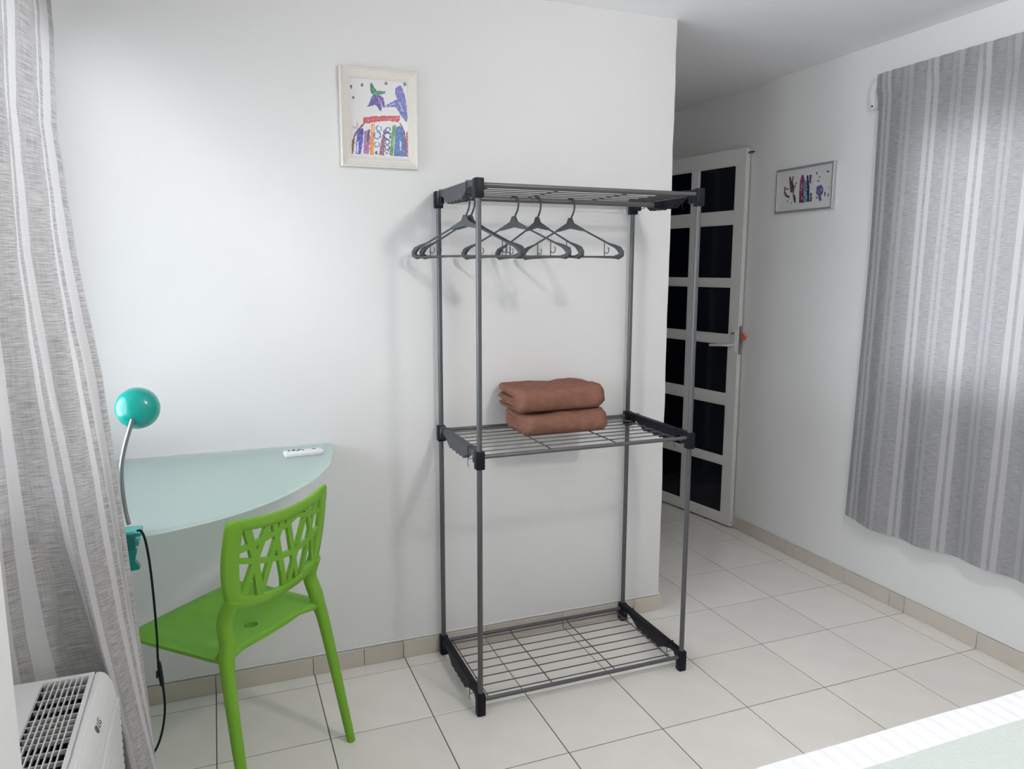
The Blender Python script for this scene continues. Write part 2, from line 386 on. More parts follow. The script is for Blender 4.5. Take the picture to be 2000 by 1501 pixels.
# ================================================================ GARMENT RACK
RX0, RX1, RY0, RY1 = -0.968, -0.196, -0.455, -0.030
rack = thing('garment_rack', 'freestanding grey steel garment rack with black plastic joints against the white wall', 'garment rack', ((RX0+RX1)/2, (RY0+RY1)/2, 0))
RL = Matrix.Translation((-(RX0+RX1)/2, -(RY0+RY1)/2, 0))
def rk(name, me, m, parent=None):
    me.transform(RL); return obj(name, me, m, parent or rack)
PR = 0.0086
for x in (RX0, RX1):
    for y in (RY0, RY1):
        rk('post', tube([(x, y, 0.03), (x, y, 0.88)], PR, 14), M_STEEL)
        rk('post', tube([(x, y, 0.88), (x, y, 1.692)], PR, 14), M_STEEL)
def rail_profile(kind):
    D = RY1-RY0                                  # local y from 0 (front post) to D (back post)
    top = 0.0
    def low(t):                                  # t in 0..1, symmetric scalloped underside
        q = abs(t-0.5)*2
        if q > 0.93: return -0.052
        if q > 0.80: return -0.018-0.034*((q-0.80)/0.13)**2
        if q > 0.34: return -0.018-0.036*((0.80-q)/0.46)**1.8
        return -0.054+0.007*abs(math.sin(q*math.pi/0.34*2))
    pts = [(-0.003, top), (D+0.003, top)]
    n = 44
    for i in range(n+1):
        t = 1-i/n; pts.append((D*t, low(t)))
    return pts
TIERS = [('foot', 0.073), ('mid', 0.882), ('top', 1.705)]
for kind, zt in TIERS:
    for x, sgn in ((RX0, -1), (RX1, 1)):
        prof = rail_profile(kind)
        xa, xb = x-0.010, x+0.012*1.0
        rail = rk('side_rail', prism(prof, lambda y, z, xa=xa: (xa, RY0+y, zt+z), lambda y, z, xb=xb: (xb, RY0+y, zt+z), 0.0012), M_CHAR if (kind != 'foot' and sgn < 0) else M_BLACK)
        for y in (RY0, RY1):
            zb = 0.0 if kind == 'foot' else zt-0.056
            rk('corner_joint', box(x-0.0145, x+0.0145, y-0.0145, y+0.0145, zb, zt+0.002, 0.004), M_BLACK)
        # gusset ribs of the rail
        if kind != 'foot':
            for y in (RY0+0.035, RY1-0.035): rk('gusset', box(x-0.006, x+0.006, y-0.02, y+0.02, zt-0.045, zt-0.012, 0.004), M_BLACK)
    zr = zt-0.017 if kind != 'foot' else zt-0.022
    for y in (RY0, RY1):
        rk('cross_tube', tube([(RX0+0.012, y+ (0.0 if y < -0.2 else 0.0), zr), (RX1-0.012, y, zr)], 0.0068, 12), M_STEEL)
    zs = zr-0.004
    for i in range(8):
        y = RY0+0.035+i*(RY1-RY0-0.06)/7
        rk('shelf_wire', tube([(RX0+0.03, y, zs), (RX1-0.03, y, zs)], 0.0020, 6), M_WIRE)
    for fx in (0.045, 0.345, 0.66, 0.955):
        x = RX0+(RX1-RX0)*fx
        rk('shelf_cross_wire', tube([(x, RY0+0.002, zr+0.003), (x, RY0+0.02, zs-0.003), (x, RY1-0.02, zs-0.003), (x, RY1-0.002, zr+0.003)], 0.0021, 6), M_WIRE)
    # cable ties that hold the wire shelf to the rails
    for x, s in ((RX0, -1), (RX1, 1)):
        for y in (RY0+0.075, RY1-0.06):
            zt2 = zt+0.002
            loop = [(x-0.0125, y, zt2), (x+0.0145, y, zt2), (x+0.0145, y, zt-0.036), (x-0.0125, y, zt-0.040)]
            bm = bmesh.new(); add_tube(bm, loop, 0.0016, 6, closed=True)
            add_tube(bm, smooth_path([(x-0.0125, y, zt-0.036), (x-0.016, y-0.004, zt-0.050), (x-0.014, y-0.010, zt-0.064 if kind != 'foot' else zt-0.055)], 4), 0.0009, 5)
            rk('cable_tie', tomesh(bm, smooth_angle=50), M_BLACK)
HR_Y, HR_Z = -0.236, 1.668
rk('hanging_rod', tube([(RX0+0.008, HR_Y, HR_Z), (RX1-0.008, HR_Y, HR_Z)], 0.0080, 14), M_STEEL)
for x, s in ((RX0, 1), (RX1, -1)):
    rk('rod_socket', lathe([(0.013, 0), (0.0135, 0.012), (0.0105, 0.03)], 16, (s, 0, 0), (x+s*0.008, HR_Y, HR_Z)), M_BLACK)

# --- clothes hangers
def hanger_parts():
    P = {}
    h = 0.2
    def loop():
        half = [(0.0, 0.0, -0.074), (0.012, 0, -0.0755), (0.03, 0, -0.083), (0.10, 0, -0.117), (0.150, 0, -0.141), (0.176, 0, -0.151), (0.191, 0, -0.160), (0.199, 0, -0.171), (0.198, 0, -0.179), (0.188, 0, -0.185), (0.170, 0, -0.186), (0.10, 0, -0.184), (0.0, 0, -0.183)]
        L = half+[(-x, y, z) for x, y, z in half[::-1][1:-1]]
        return L
    bm = bmesh.new(); pts = loop()
    n = len(pts)
    def rr(t):
        i = t*(n-1); x = abs(pts[min(n-1, int(round(i)))][0])
        return 0.0032+0.0062*max(0, min(1, (x-0.165)/0.025))
    add_tube(bm, pts, rr, 8, closed=True, flat=1.0)
    P['frame'] = tomesh(bm, smooth_angle=60)
    # webbed shoulder below the neck
    P['neck'] = prism([(-0.006, -0.052), (0.006, -0.052), (0.014, -0.070), (0.056, -0.092), (0.050, -0.098), (0.0, -0.088), (-0.050, -0.098), (-0.056, -0.092), (-0.014, -0.070)], lambda x, z: (x, -0.004, z), lambda x, z: (x, 0.004, z), 0.001)
    R = 0.0145; cz = 0.0
    hk = [(0.0, 0, -0.060), (0.006, 0, -0.048), (0.0135, 0, -0.032), (0.0165, 0, -0.015)]
    for k in range(0, 9):
        a = math.radians(-8+k*24); hk.append((R*math.cos(a)*1.1, 0, cz+R*math.sin(a)-0.002))
    P['hook'] = tube(smooth_path(hk, 3), 0.0030, 8)
    for nm, s in (('a', 1), ('b', -1)):
        bm = bmesh.new(); x = 0.135*s
        add_tube(bm, [(x, 0, -0.134), (x, 0, -0.184)], 0.0014, 6)
        add_tube(bm, smooth_path([(x, 0, -0.166), (x+0.006, 0, -0.173), (x+0.014, 0, -0.171), (x+0.017, 0, -0.160), (x+0.013, 0, -0.154)], 4), 0.0014, 6)
        P['clip'+nm] = tomesh(bm, smooth_angle=60)
    return P
HP = hanger_parts()
HANG = [(-0.938, -50, 'grey plastic hanger of the close pair behind the front post, the one nearer the desk', 0.205),
        (-0.920, -51.5, 'grey plastic hanger of the close pair behind the front post, the one nearer the door', 0.198),
        (-0.768, -57, 'grey plastic hanger on the rod, the middle one of five', 0.215),
        (-0.684, -71, 'grey plastic hanger turned most edge-on, second from the open end of the rod', 0.21),
        (-0.561, -61, 'grey plastic hanger with the most clear rod beside it, last towards the door', 0.207)]
for i, (x, ph, lab, h) in enumerate(HANG):
    t = thing('clothes_hanger', lab, 'hanger', (x, HR_Y, HR_Z-0.0005), math.radians(ph), 'plastic hangers on the rack rod')
    t.scale = (h/0.2, 1, 1)
    obj('frame', HP['frame'], M_HANG, t); obj('neck', HP['neck'], M_HANG, t); obj('hook', HP['hook'], M_HANG, t)
    obj('accessory_hook', HP['clipa'], M_HANG, t); obj('accessory_hook', HP['clipb'], M_HANG, t)

# --- folded towels
def towel(w, d, h, t, seed, skew=0.0):
    """nested U folds: fold rounded towards the camera, layers open at the ends"""
    bm = bmesh.new(); rnd = random.Random(seed)
    def U(front, back, z0, z1, tt):
        """closed outline (y,z) of a strip of thickness tt folded round at y=front"""
        zc = (z0+z1)/2; R = (z1-z0)/2; ro = R; ri = max(R-tt, 0.0015); out = []
        n = 14
        out += [(back, z1)]
        for k in range(7): out.append((back+(front+R-back)*((k+1)/8), z1))
        for k in range(n+1):
            a = math.pi/2+math.pi*k/n; out.append((front+R+ro*math.cos(a)*0.95, zc+ro*math.sin(a)))
        for k in range(7): out.append((front+R+(back-front-R)*((k+1)/8), z0))
        out += [(back, z0), (back, z0+tt)]
        for k in range(7): out.append((back+(front+R-back)*((k+1)/8), z0+tt))
        for k in range(n+1):
            a = 1.5*math.pi-math.pi*k/n; out.append((front+R+ri*math.cos(a)*0.95, zc+ri*math.sin(a)))
        for k in range(7): out.append((front+R+(back-front-R)*((k+1)/8), z1-tt))
        out += [(back, z1-tt)]
        return out
    layers = [(U(0, d, 0, h, t), 0.0), (U(t*1.05, d-0.012, t*1.04, h-t*1.04, t*0.9), 0.006), (U(t*2.1, d-0.006, t*2.0, h-t*2.0, max(0.004, (h-4*t)*0.42)), -0.004)]
    for oi, (outl, dx) in enumerate(layers):
        nS = 40; rings = []
        for i in range(nS+1):
            s = i/nS; x = dx*(1 if s < 0.5 else -1) + (w-0)*s
            e = min(s, 1-s)*w; k = 1.0-0.16*max(0, 1-e/0.022)**2
            ring = []
            for (y, z) in outl:
                p = Vector((x*9+seed*7, y*11, z*14))
                zz = h/2+(z-h/2)*k
                dz = 0.0100*noise.noise(p*0.8)*min(1, (z/h)*1.6) + 0.0035*noise.noise(p*2.6)*min(1, z/h*2)
                dy = 0.0075*noise.noise(p*0.9+Vector((5, 2, 1)))*(1-min(1, y/d)) + 0.002*noise.noise(p*3.3+Vector((1, 9, 4)))
                endp = (0.010*noise.noise(Vector((z*40+seed, y*18, oi*3)))+0.006*math.sin(z*120+seed))*(max(0, 1-e/0.03))
                ring.append(bm.verts.new((x+endp*(1 if s < 0.5 else -1), d*0.5*(1-k)+y*k+dy+skew*s, max(0.0, zz+dz))))
            rings.append(ring)
        m = len(outl)
        for A, B in zip(rings, rings[1:]):
            for k2 in range(m): bm.faces.new((A[k2], A[(k2+1) % m], B[(k2+1) % m], B[k2]))
        for ring in (rings[0], rings[-1]):
            f = bm.faces.new(ring)
            bmesh.ops.triangulate(bm, faces=[f])
    return tomesh(bm, smooth_angle=70)
ZS = 0.882-0.017-0.004+0.0025
tw1 = obj('towel', towel(0.318, 0.205, 0.074, 0.0155, 3, -0.012), M_TOWEL, None, (-0.722, -0.245, ZS), True)
tag(tw1, 'folded brown terry towel lying directly on the wire shelf under another', 'towel', 'folded towels on the rack shelf')
tw2 = obj('towel', towel(0.340, 0.215, 0.084, 0.018, 8, 0.006), M_TOWEL, None, (-0.748, -0.243, ZS+0.0795), True)
tag(tw2, 'folded brown terry towel on top of the stack on the rack shelf', 'towel', 'folded towels on the rack shelf')

# ================================================================ DESK (frosted glass corner shelf)
GZ = 0.845
curve = [(-1.3600, -0.001), (-1.3660, -0.10), (-1.3830, -0.20), (-1.4090, -0.285), (-1.4520, -0.395), (-1.5070, -0.485), (-1.5680, -0.565), (-1.6380, -0.634), (-1.7000, -0.680), (-1.7600, -0.714), (-1.8200, -0.740), (-1.8700, -0.756), (-1.9400, -0.772), (-2.0400, -0.783), (-2.1990, -0.788)]
cv = smooth_path([(x, y, 0) for x, y in curve], 4)
poly = [(XL+0.001, -0.001)]+[(p.x, p.y) for p in cv]
desk = thing('glass_desk', 'frosted aqua glass corner desk top fixed to the white wall', 'desk', (-2.0, -0.3, GZ-0.012))
def dl(me): me.transform(Matrix.Translation((2.0, 0.3, -(GZ-0.012)))); return me
obj('desk_top', dl(prism(poly, lambda x, y: (x, y, GZ-0.012), lambda x, y: (x, y, GZ), 0.0012)), M_FROST, desk)
obj('wall_channel', dl(box(XL+0.002, -1.372, -0.006, -0.0006, GZ-0.016, GZ+0.0035, 0.001, 1)), M_WHITEP, desk)
obj('bracket', dl(box(-1.98, -1.95, -0.10, -0.0006, GZ-0.030, GZ-0.0125, 0.003)), M_WHITEP, desk)

# --- remote control
rem = thing('remote_control', 'slim white remote control lying on the frosted glass desk', 'remote', (-1.465, -0.150, GZ+0.0003), math.radians(4))
obj('case', box(-0.062, 0.062, -0.0215, 0.0215, 0, 0.017, 0.006, 3), M_WHITEP, rem)
for (x, y, sx, sy, m) in ((-0.045, 0.004, 0.004, 0.004, M_GREYBTN), (-0.030, 0.006, 0.005, 0.005, M_BLACK), (-0.020, -0.004, 0.003, 0.003, M_BLACK), (-0.012, 0.007, 0.004, 0.004, M_BLACK), (-0.002, 0.002, 0.003, 0.004, M_BLACK), (0.034, 0.004, 0.006, 0.003, M_GREYBTN)):
    obj('button', box(x-sx, x+sx, y-sy, y+sy, 0.0168, 0.0183, 0.0006, 1), m, rem)

# ================================================================ DESK LAMP (clip-on)
LY = -0.762
lamp = thing('clip_lamp', 'small teal clip-on lamp with chrome gooseneck clamped to the glass desk edge', 'lamp', (-1.905, LY, GZ))
LLM = Matrix.Translation((1.905, -LY, -GZ))
def lp(name, me, m, parent=None): me.transform(LLM); return obj(name, me, m, parent or lamp)
def lpt(px, py, y=LY): return at(px, py, 1, y)
neck = [lpt(252, 1024, LY-0.002), lpt(247, 1005, LY), lpt(240, 965, LY), lpt(237, 930, LY), lpt(238, 902, LY), lpt(244, 870, LY), lpt(252, 842, LY), lpt(259, 818, LY)]
lp('gooseneck', tube(smooth_path(neck, 6), 0.0048, 12), M_CHROME)
bmn = bmesh.new()
for k, p in enumerate(smooth_path(neck, 12)[8:-6:2]): pass
sc_ = lpt(269, 796, LY+0.038); ax = Vector((-0.08, 0.90, -0.22)).normalized()
R = 0.0425
prof = [(0.0, -R*1.02), (0.013, -R*1.0), (0.025, -R*0.90), (0.036, -R*0.68), (0.0435, -R*0.36), (0.0470, -R*0.02), (0.0475, R*0.25), (0.0470, R*0.42), (0.0455, R*0.42), (0.0450, R*0.1), (0.040, -R*0.4), (0.02, -R*0.8), (0.0, -R*0.92)]
shade = lp('shade', lathe(prof, 40, ax, sc_, cap=False), M_TEAL)
nk = neck[-1]
lp('neck_collar', tube([neck[-1]-(neck[-1]-neck[-2]).normalized()*0.004, neck[-1]+Vector((0.003, 0.012, 0.006))], 0.0068, 14), M_CHROME)
cx0 = lpt(262, 1030).x
# clamp: two jaws gripping the glass edge and a spring lever below
ey = -0.768
lp('clamp_jaw', box(cx0-0.024, cx0+0.016, ey-0.026, ey+0.030, GZ+0.0005, GZ+0.011, 0.003), M_TEAL)
lp('clamp_jaw', box(cx0-0.020, cx0+0.010, ey-0.022, ey+0.026, GZ-0.022, GZ-0.0125, 0.003), M_TEAL)
lp('clamp_body', box(cx0-0.018, cx0+0.004, ey-0.034, ey-0.016, GZ-0.030, GZ+0.012, 0.004), mat('dark_teal_plastic', (0.0, 0.12, 0.11), 0.4))
lp('clamp_lever', prism([(-0.020, -0.026), (0.006, -0.026), (0.004, -0.040), (0.000, -0.048), (0.004, -0.058), (0.010, -0.066), (0.010, -0.072), (-0.018, -0.074)], lambda x, z: (cx0+x, ey-0.036, GZ+z), lambda x, z: (cx0+x, ey-0.014, GZ+z), 0.002), mat('deep_teal_plastic', (0.0, 0.20, 0.17), 0.35))
CY = LY-0.04
cab = [lpt(268, 1036, ey-0.03), lpt(275, 1036, CY), lpt(283, 1052, CY), lpt(290, 1085, CY), lpt(295, 1120, CY), lpt(300, 1165, CY), lpt(304, 1210, CY), lpt(307, 1250, CY), lpt(309, 1292, CY), lpt(318, 1338, CY), lpt(322, 1375, CY), lpt(320, 1410, CY), lpt(312, 1445, CY), lpt(300, 1470, CY), lpt(288, 1484, CY)]
end = cab[-1]
cab += [Vector((-1.96, -0.80, 0.27)), Vector((-2.05, -0.80, 0.28)), Vector((-2.15, -0.78, 0.30)), Vector((XL+0.012, -0.78, 0.30))]
lp('cable', tube(smooth_path(cab, 6), 0.0028, 8), M_BLACK)
sa, sb = lpt(310, 1292, CY), lpt(317, 1338, CY)
swd = (sb-sa).normalized()
def sw_mesh():
    bm = bmesh.new(); add_tube(bm, [sa, sa+swd*0.012, sa+(sb-sa)*0.5, sb-swd*0.010, sb], lambda t: 0.0075 if 0.1 < t < 0.9 else 0.0058, 8, flat=0.7)
    return tomesh(bm, smooth_angle=40)
swo = lp('switch', sw_mesh(), M_BLACK)
mid = (sa+sb)/2
lp('switch_rocker', box(mid.x-0.0095, mid.x-0.005, mid.y-0.006, mid.y+0.003, mid.z-0.008, mid.z+0.008, 0.0015, 1), M_BLACK, swo)
lp('plug', box(XL+0.001, XL+0.03, -0.795, -0.765, 0.285, 0.315, 0.004), M_BLACK)

# ================================================================ CHAIR
CH = thing('chair', 'bright green plastic chair with a lattice back pulled up to the glass desk', 'chair', (-1.5925, -0.5175, 0), math.radians(43.8))
XC = -0.010
def seat_mesh():
    bm = bmesh.new(); NA = 64; hx, hy, hr = -0.014, 0.082, 0.019; NR = 8
    pts = [(-0.185, -0.012), (-0.150, 0.010), (-0.05, 0.006), (0.05, 0.006), (0.135, 0.010), (0.175, -0.012), (0.196, 0.02), (0.201, 0.10), (0.205, 0.20), (0.207, 0.28), (0.200, 0.335), (0.170, 0.372), (0.10, 0.388), (0.0, 0.392), (-0.10, 0.388), (-0.175, 0.372), (-0.208, 0.335), (-0.213, 0.28), (-0.211, 0.20), (-0.208, 0.10), (-0.205, 0.02)]
    loop = smooth_path([(x, y, 0) for x, y in pts]+[(pts[0][0], pts[0][1], 0)], 6)[:-1]
    def hit(a):
        d = Vector((math.cos(a), math.sin(a), 0)); o = Vector((hx, hy, 0)); best = 0.05
        for i in range(len(loop)):
            p, q = loop[i], loop[(i+1) % len(loop)]; e = q-p; den = d.x*e.y-d.y*e.x
            if abs(den) < 1e-9: continue
            w = p-o; t = (w.x*e.y-w.y*e.x)/den; s = (w.x*d.y-w.y*d.x)/den
            if t > 0 and -1e-6 <= s <= 1+1e-6: best = max(best, t)
        return best
    def ztop(x, y):
        dish = -0.010*max(0, 1-((x-XC)/0.17)**2)*max(0, 1-((y-0.17)/0.17)**2)
        curl = -0.020*max(0, (y-0.31)/0.08)**2
        return 0.450+dish+curl
    TOP, BOT = [], []
    for j in range(NR+1):
        A, B = [], []
        for i in range(NA):
            a = 2*math.pi*i/NA; R_ = hit(a); r = hr+(R_-hr)*(j/NR)
            x, y = hx+r*math.cos(a), hy+r*math.sin(a)
            z = ztop(x, y); edge = max(0, (j/NR-0.9)/0.1)
            A.append(bm.verts.new((x, y, z-0.004*edge))); B.append(bm.verts.new((hx+(x-hx)*0.985, hy+(y-hy)*0.985, z-0.020+0.004*edge)))
        TOP.append(A); BOT.append(B)
    for L, fl in ((TOP, False), (BOT, True)):
        for A, B in zip(L, L[1:]):
            for i in range(NA): bm.faces.new((A[i], A[(i+1) % NA], B[(i+1) % NA], B[i]))
    for j in (0, NR):
        for i in range(NA): bm.faces.new((TOP[j][i], TOP[j][(i+1) % NA], BOT[j][(i+1) % NA], BOT[j][i]))
    return tomesh(bm, smooth_angle=50)
obj('seat', seat_mesh(), M_GREEN, CH)
def yback(x, z):                                   # curved, leaning back surface
    return 0.008-0.16*max(0, z-0.50)-0.036*(1-((x+0.017)/0.2)**2)*min(1, max(0, (z-0.45)/0.15))
def ringpath(keys, n):
    p = smooth_path([(x, 0, z) for x, z in keys]+[(keys[0][0], 0, keys[0][1])], 8)
    # resample by length
    L = [0]
    for a, b in zip(p, p[1:]): L.append(L[-1]+(b-a).length)
    out = []; j = 0
    for i in range(n):
        s = L[-1]*i/n
        while L[j+1] < s: j += 1
        t = (s-L[j])/max(1e-9, L[j+1]-L[j]); out.append(p[j].lerp(p[j+1], t))
    return out
BC = -0.017
def backframe():
    NS = 72
    def sym(keys): return [(BC+x, z) for x, z in keys]+[(BC-x, z) for x, z in keys[::-1] if abs(x) > 1e-6]
    # start at top centre, run clockwise; matching counts on both loops
    o_half = [(0, 0.812), (0.07, 0.814), (0.13, 0.820), (0.176, 0.825), (0.189, 0.816), (0.193, 0.780), (0.195, 0.72), (0.190, 0.66), (0.177, 0.605), (0.158, 0.575), (0.10, 0.560), (0.05, 0.554), (0, 0.552)]
    i_half = [(0, 0.780), (0.06, 0.782), (0.11, 0.786), (0.143, 0.791), (0.149, 0.788), (0.151, 0.765), (0.153, 0.715), (0.149, 0.665), (0.141, 0.625), (0.133, 0.608), (0.09, 0.593), (0.045, 0.586), (0, 0.584)]
    def full(h): return [(BC-x, z) for x, z in h]+[(BC+x, z) for x, z in h[::-1][1:-1]]
    O_, I_ = full(o_half), full(i_half)
    Op = smooth_path([(x, 0, z) for x, z in O_]+[(O_[0][0], 0, O_[0][1])], 4)[:-1]
    Ip = smooth_path([(x, 0, z) for x, z in I_]+[(I_[0][0], 0, I_[0][1])], 4)[:-1]
    bm = bmesh.new(); n = len(Op); t = 0.009; rows = []
    for q in range(n):
        o_, i_ = Op[q], Ip[q]; m_ = []
        for (f, dy) in ((0.0, -t*0.5), (0.12, -t), (0.88, -t), (1.0, -t*0.5), (1.0, t*0.5), (0.88, t), (0.12, t), (0.0, t*0.5)):
            x, z = o_.x+(i_.x-o_.x)*f, o_.z+(i_.z-o_.z)*f
            m_.append(bm.verts.new((x, yback(x, z)+dy, z)))
        rows.append(m_)
    for q in range(n):
        A, B = rows[q], rows[(q+1) % n]
        for k in range(8): bm.faces.new((A[k], A[(k+1) % 8], B[(k+1) % 8], B[k]))
    return tomesh(bm, smooth_angle=60)
back = obj('backrest', backframe(), M_GREEN, CH)
BARS = [([(-0.156, 0.80), (-0.124, 0.70), (-0.098, 0.588)], 0.0075), ([(-0.088, 0.795), (-0.124, 0.692), (-0.152, 0.600)], 0.0065),
        ([(-0.073, 0.795), (-0.053, 0.722), (-0.008, 0.575)], 0.0065), ([(-0.039, 0.795), (-0.075, 0.676), (-0.098, 0.588)], 0.0065),
        ([(-0.026, 0.795), (0.016, 0.66), (0.044, 0.580)], 0.006), ([(0.062, 0.795), (0.026, 0.672), (0.000, 0.575)], 0.006),
        ([(0.108, 0.797), (0.086, 0.70), (0.060, 0.58)], 0.006), ([(0.062, 0.79), (0.100, 0.69), (0.122, 0.605)], 0.006),
        ([(-0.178, 0.738), (-0.127, 0.745), (-0.071, 0.755), (-0.020, 0.768), (0.030, 0.787)], 0.006),
        ([(0.0, 0.786), (0.06, 0.768), (0.145, 0.755)], 0.005),
        ([(-0.178, 0.714), (-0.114, 0.693), (-0.037, 0.678), (0.060, 0.680), (0.145, 0.700)], 0.006)]
for pts, hw in [(p_, h_*1.3) for p_, h_ in BARS]:
    p = smooth_path([(x, 0, z) for x, z in pts], 6)
    bm = bmesh.new(); rows = []
    for i, q in enumerate(p):
        a, b = p[max(i-1, 0)], p[min(i+1, len(p)-1)]; t = (b-a).normalized(); nx, nz = -t.z, t.x
        r = []
        for (s, dy) in ((-1, -0.0055), (1, -0.0055), (1, 0.0055), (-1, 0.0055)):
            x, z = q.x+nx*hw*s, q.z+nz*hw*s; r.append(bm.verts.new((x, yback(x, z)+dy, z)))
        rows.append(r)
    for A, B in zip(rows, rows[1:]):
        for k in range(4): bm.faces.new((A[k], A[(k+1) % 4], B[(k+1) % 4], B[k]))
    bm.faces.new(rows[0]); bm.faces.new(rows[-1][::-1])
    bmesh.ops.recalc_face_normals(bm, faces=bm.faces[:])
    obj('lattice_bar', tomesh(bm, smooth_angle=30), M_GREEN, back)
for s in (-1, 1):
    top = Vector((BC+s*0.160, yback(BC+s*0.160, 0.60), 0.605)); X0 = BC
    path = smooth_path([top, (BC+s*0.166, 0.004, 0.545), (XC+s*0.173, -0.002, 0.485), (XC+s*0.182, -0.006, 0.445), (XC+s*0.191, -0.018, 0.38), (XC+s*0.203, -0.052, 0.19), (XC+s*0.212, -0.0875, 0.0)], 8)
    bm = bmesh.new()
    add_tube(bm, path, lambda t: 0.0190+0.0025*min(1, t/0.35) if t < 0.4 else 0.0215-0.0090*(t-0.4)/0.6, 14)
    obj('leg', tomesh(bm, smooth_angle=60), M_GREEN, CH)
    # web that joins the rear leg to the seat
    obj('leg_web', tube(smooth_path([(XC+s*0.187, -0.004, 0.450), (XC+s*0.150, 0.012, 0.441), (XC+s*0.09, 0.026, 0.438)], 6), lambda t: 0.019*(1-t)+0.006, 10, flat=0.75), M_GREEN, CH)
    fp = smooth_path([(XC+s*0.182, 0.345, 0.436), (XC+s*0.186, 0.362, 0.38), (XC+s*0.190, 0.382, 0.19), (XC+s*0.193, 0.397, 0.0)], 6)
    obj('leg', tube(fp, lambda t: 0.020-0.0085*t, 14), M_GREEN, CH)

# ================================================================ PICTURES
def art_mesh(polys, paper, nx, nz, x0, x1, z0, z1, unmap, place):
    """flat print: a fine grid whose faces carry the painted colours"""
    lin = lambda v: ((v/255+0.055)/1.055)**2.4
    P = [([unmap(*q) for q in pts], tuple(lin(v) for v in col)) for pts, col in polys]
    P = [(p, c, min(q[0] for q in p), max(q[0] for q in p), min(q[1] for q in p), max(q[1] for q in p)) for p, c in P]
    def inside(p, x, y):
        r = False; j = len(p)-1
        for i in range(len(p)):
            if (p[i][1] > y) != (p[j][1] > y) and x < (p[j][0]-p[i][0])*(y-p[i][1])/(p[j][1]-p[i][1])+p[i][0]: r = not r
            j = i
        return r
    vs = [place(x0+(x1-x0)*i/nx, z0+(z1-z0)*j/nz) for j in range(nz+1) for i in range(nx+1)]; fs = []; cols = []
    for j in range(nz):
        for i in range(nx):
            a = j*(nx+1)+i; fs.append((a, a+1, a+nx+2, a+nx+1))
            x, y = x0+(x1-x0)*(i+0.5)/nx, z0+(z1-z0)*(j+0.5)/nz; c = paper
            wx = x+0.0022*noise.noise(Vector((x*160, y*160, 1))); wy = y+0.0022*noise.noise(Vector((x*160, y*160, 9)))
            for p, col, a0, a1, b0, b1 in P:
                if a0 <= wx <= a1 and b0 <= wy <= b1 and inside(p, wx, wy): c = col
            if c is not paper:
                w = 0.5+0.5*noise.noise(Vector((x*260, y*90, 4))); w2 = max(0, noise.noise(Vector((x*420, y*120, 7)))-0.15)
                c = tuple((v*(0.72+0.5*w))*(1-w2*0.9)+paper[0]*w2*0.9 for v in c)
            cols.append(c)
    me = bpy.data.meshes.new('print'); me.from_pydata(vs, [], fs)
    at_ = me.color_attributes.new('paint', 'FLOAT_COLOR', 'CORNER'); k = 0
    for p in me.polygons:
        for li in p.loop_indices: at_.data[li].color = (*cols[p.index], 1)
    return me
def paint_mat():
    m = bpy.data.materials.new('watercolour_print'); m.use_nodes = True; nt = m.node_tree; b = nt.nodes['Principled BSDF']
    b.inputs['Roughness'].default_value = 0.35; n = nt.nodes.new('ShaderNodeVertexColor'); n.layer_name = 'paint'
    nt.links.new(n.outputs['Color'], b.inputs['Base Color']); return m
M_PAINT = paint_mat()
def blob(x, y, rx, ry, n=9, j=0.15):
    return [(x+rx*math.cos(2*math.pi*k/n)*(1+random.uniform(-j, j)), y+ry*math.sin(2*math.pi*k/n)*(1+random.uniform(-j, j))) for k in range(n)]
def ringp(x, y, r, w):
    n = 14; a0 = random.uniform(0, 6)
    o = [(x+r*math.cos(a0+5.6*k/n), y+r*1.05*math.sin(a0+5.6*k/n)) for k in range(n+1)]
    i = [(x+(r-w)*math.cos(a0+5.6*k/n), y+(r-w)*1.05*math.sin(a0+5.6*k/n)) for k in range(n, -1, -1)]
    return o+i
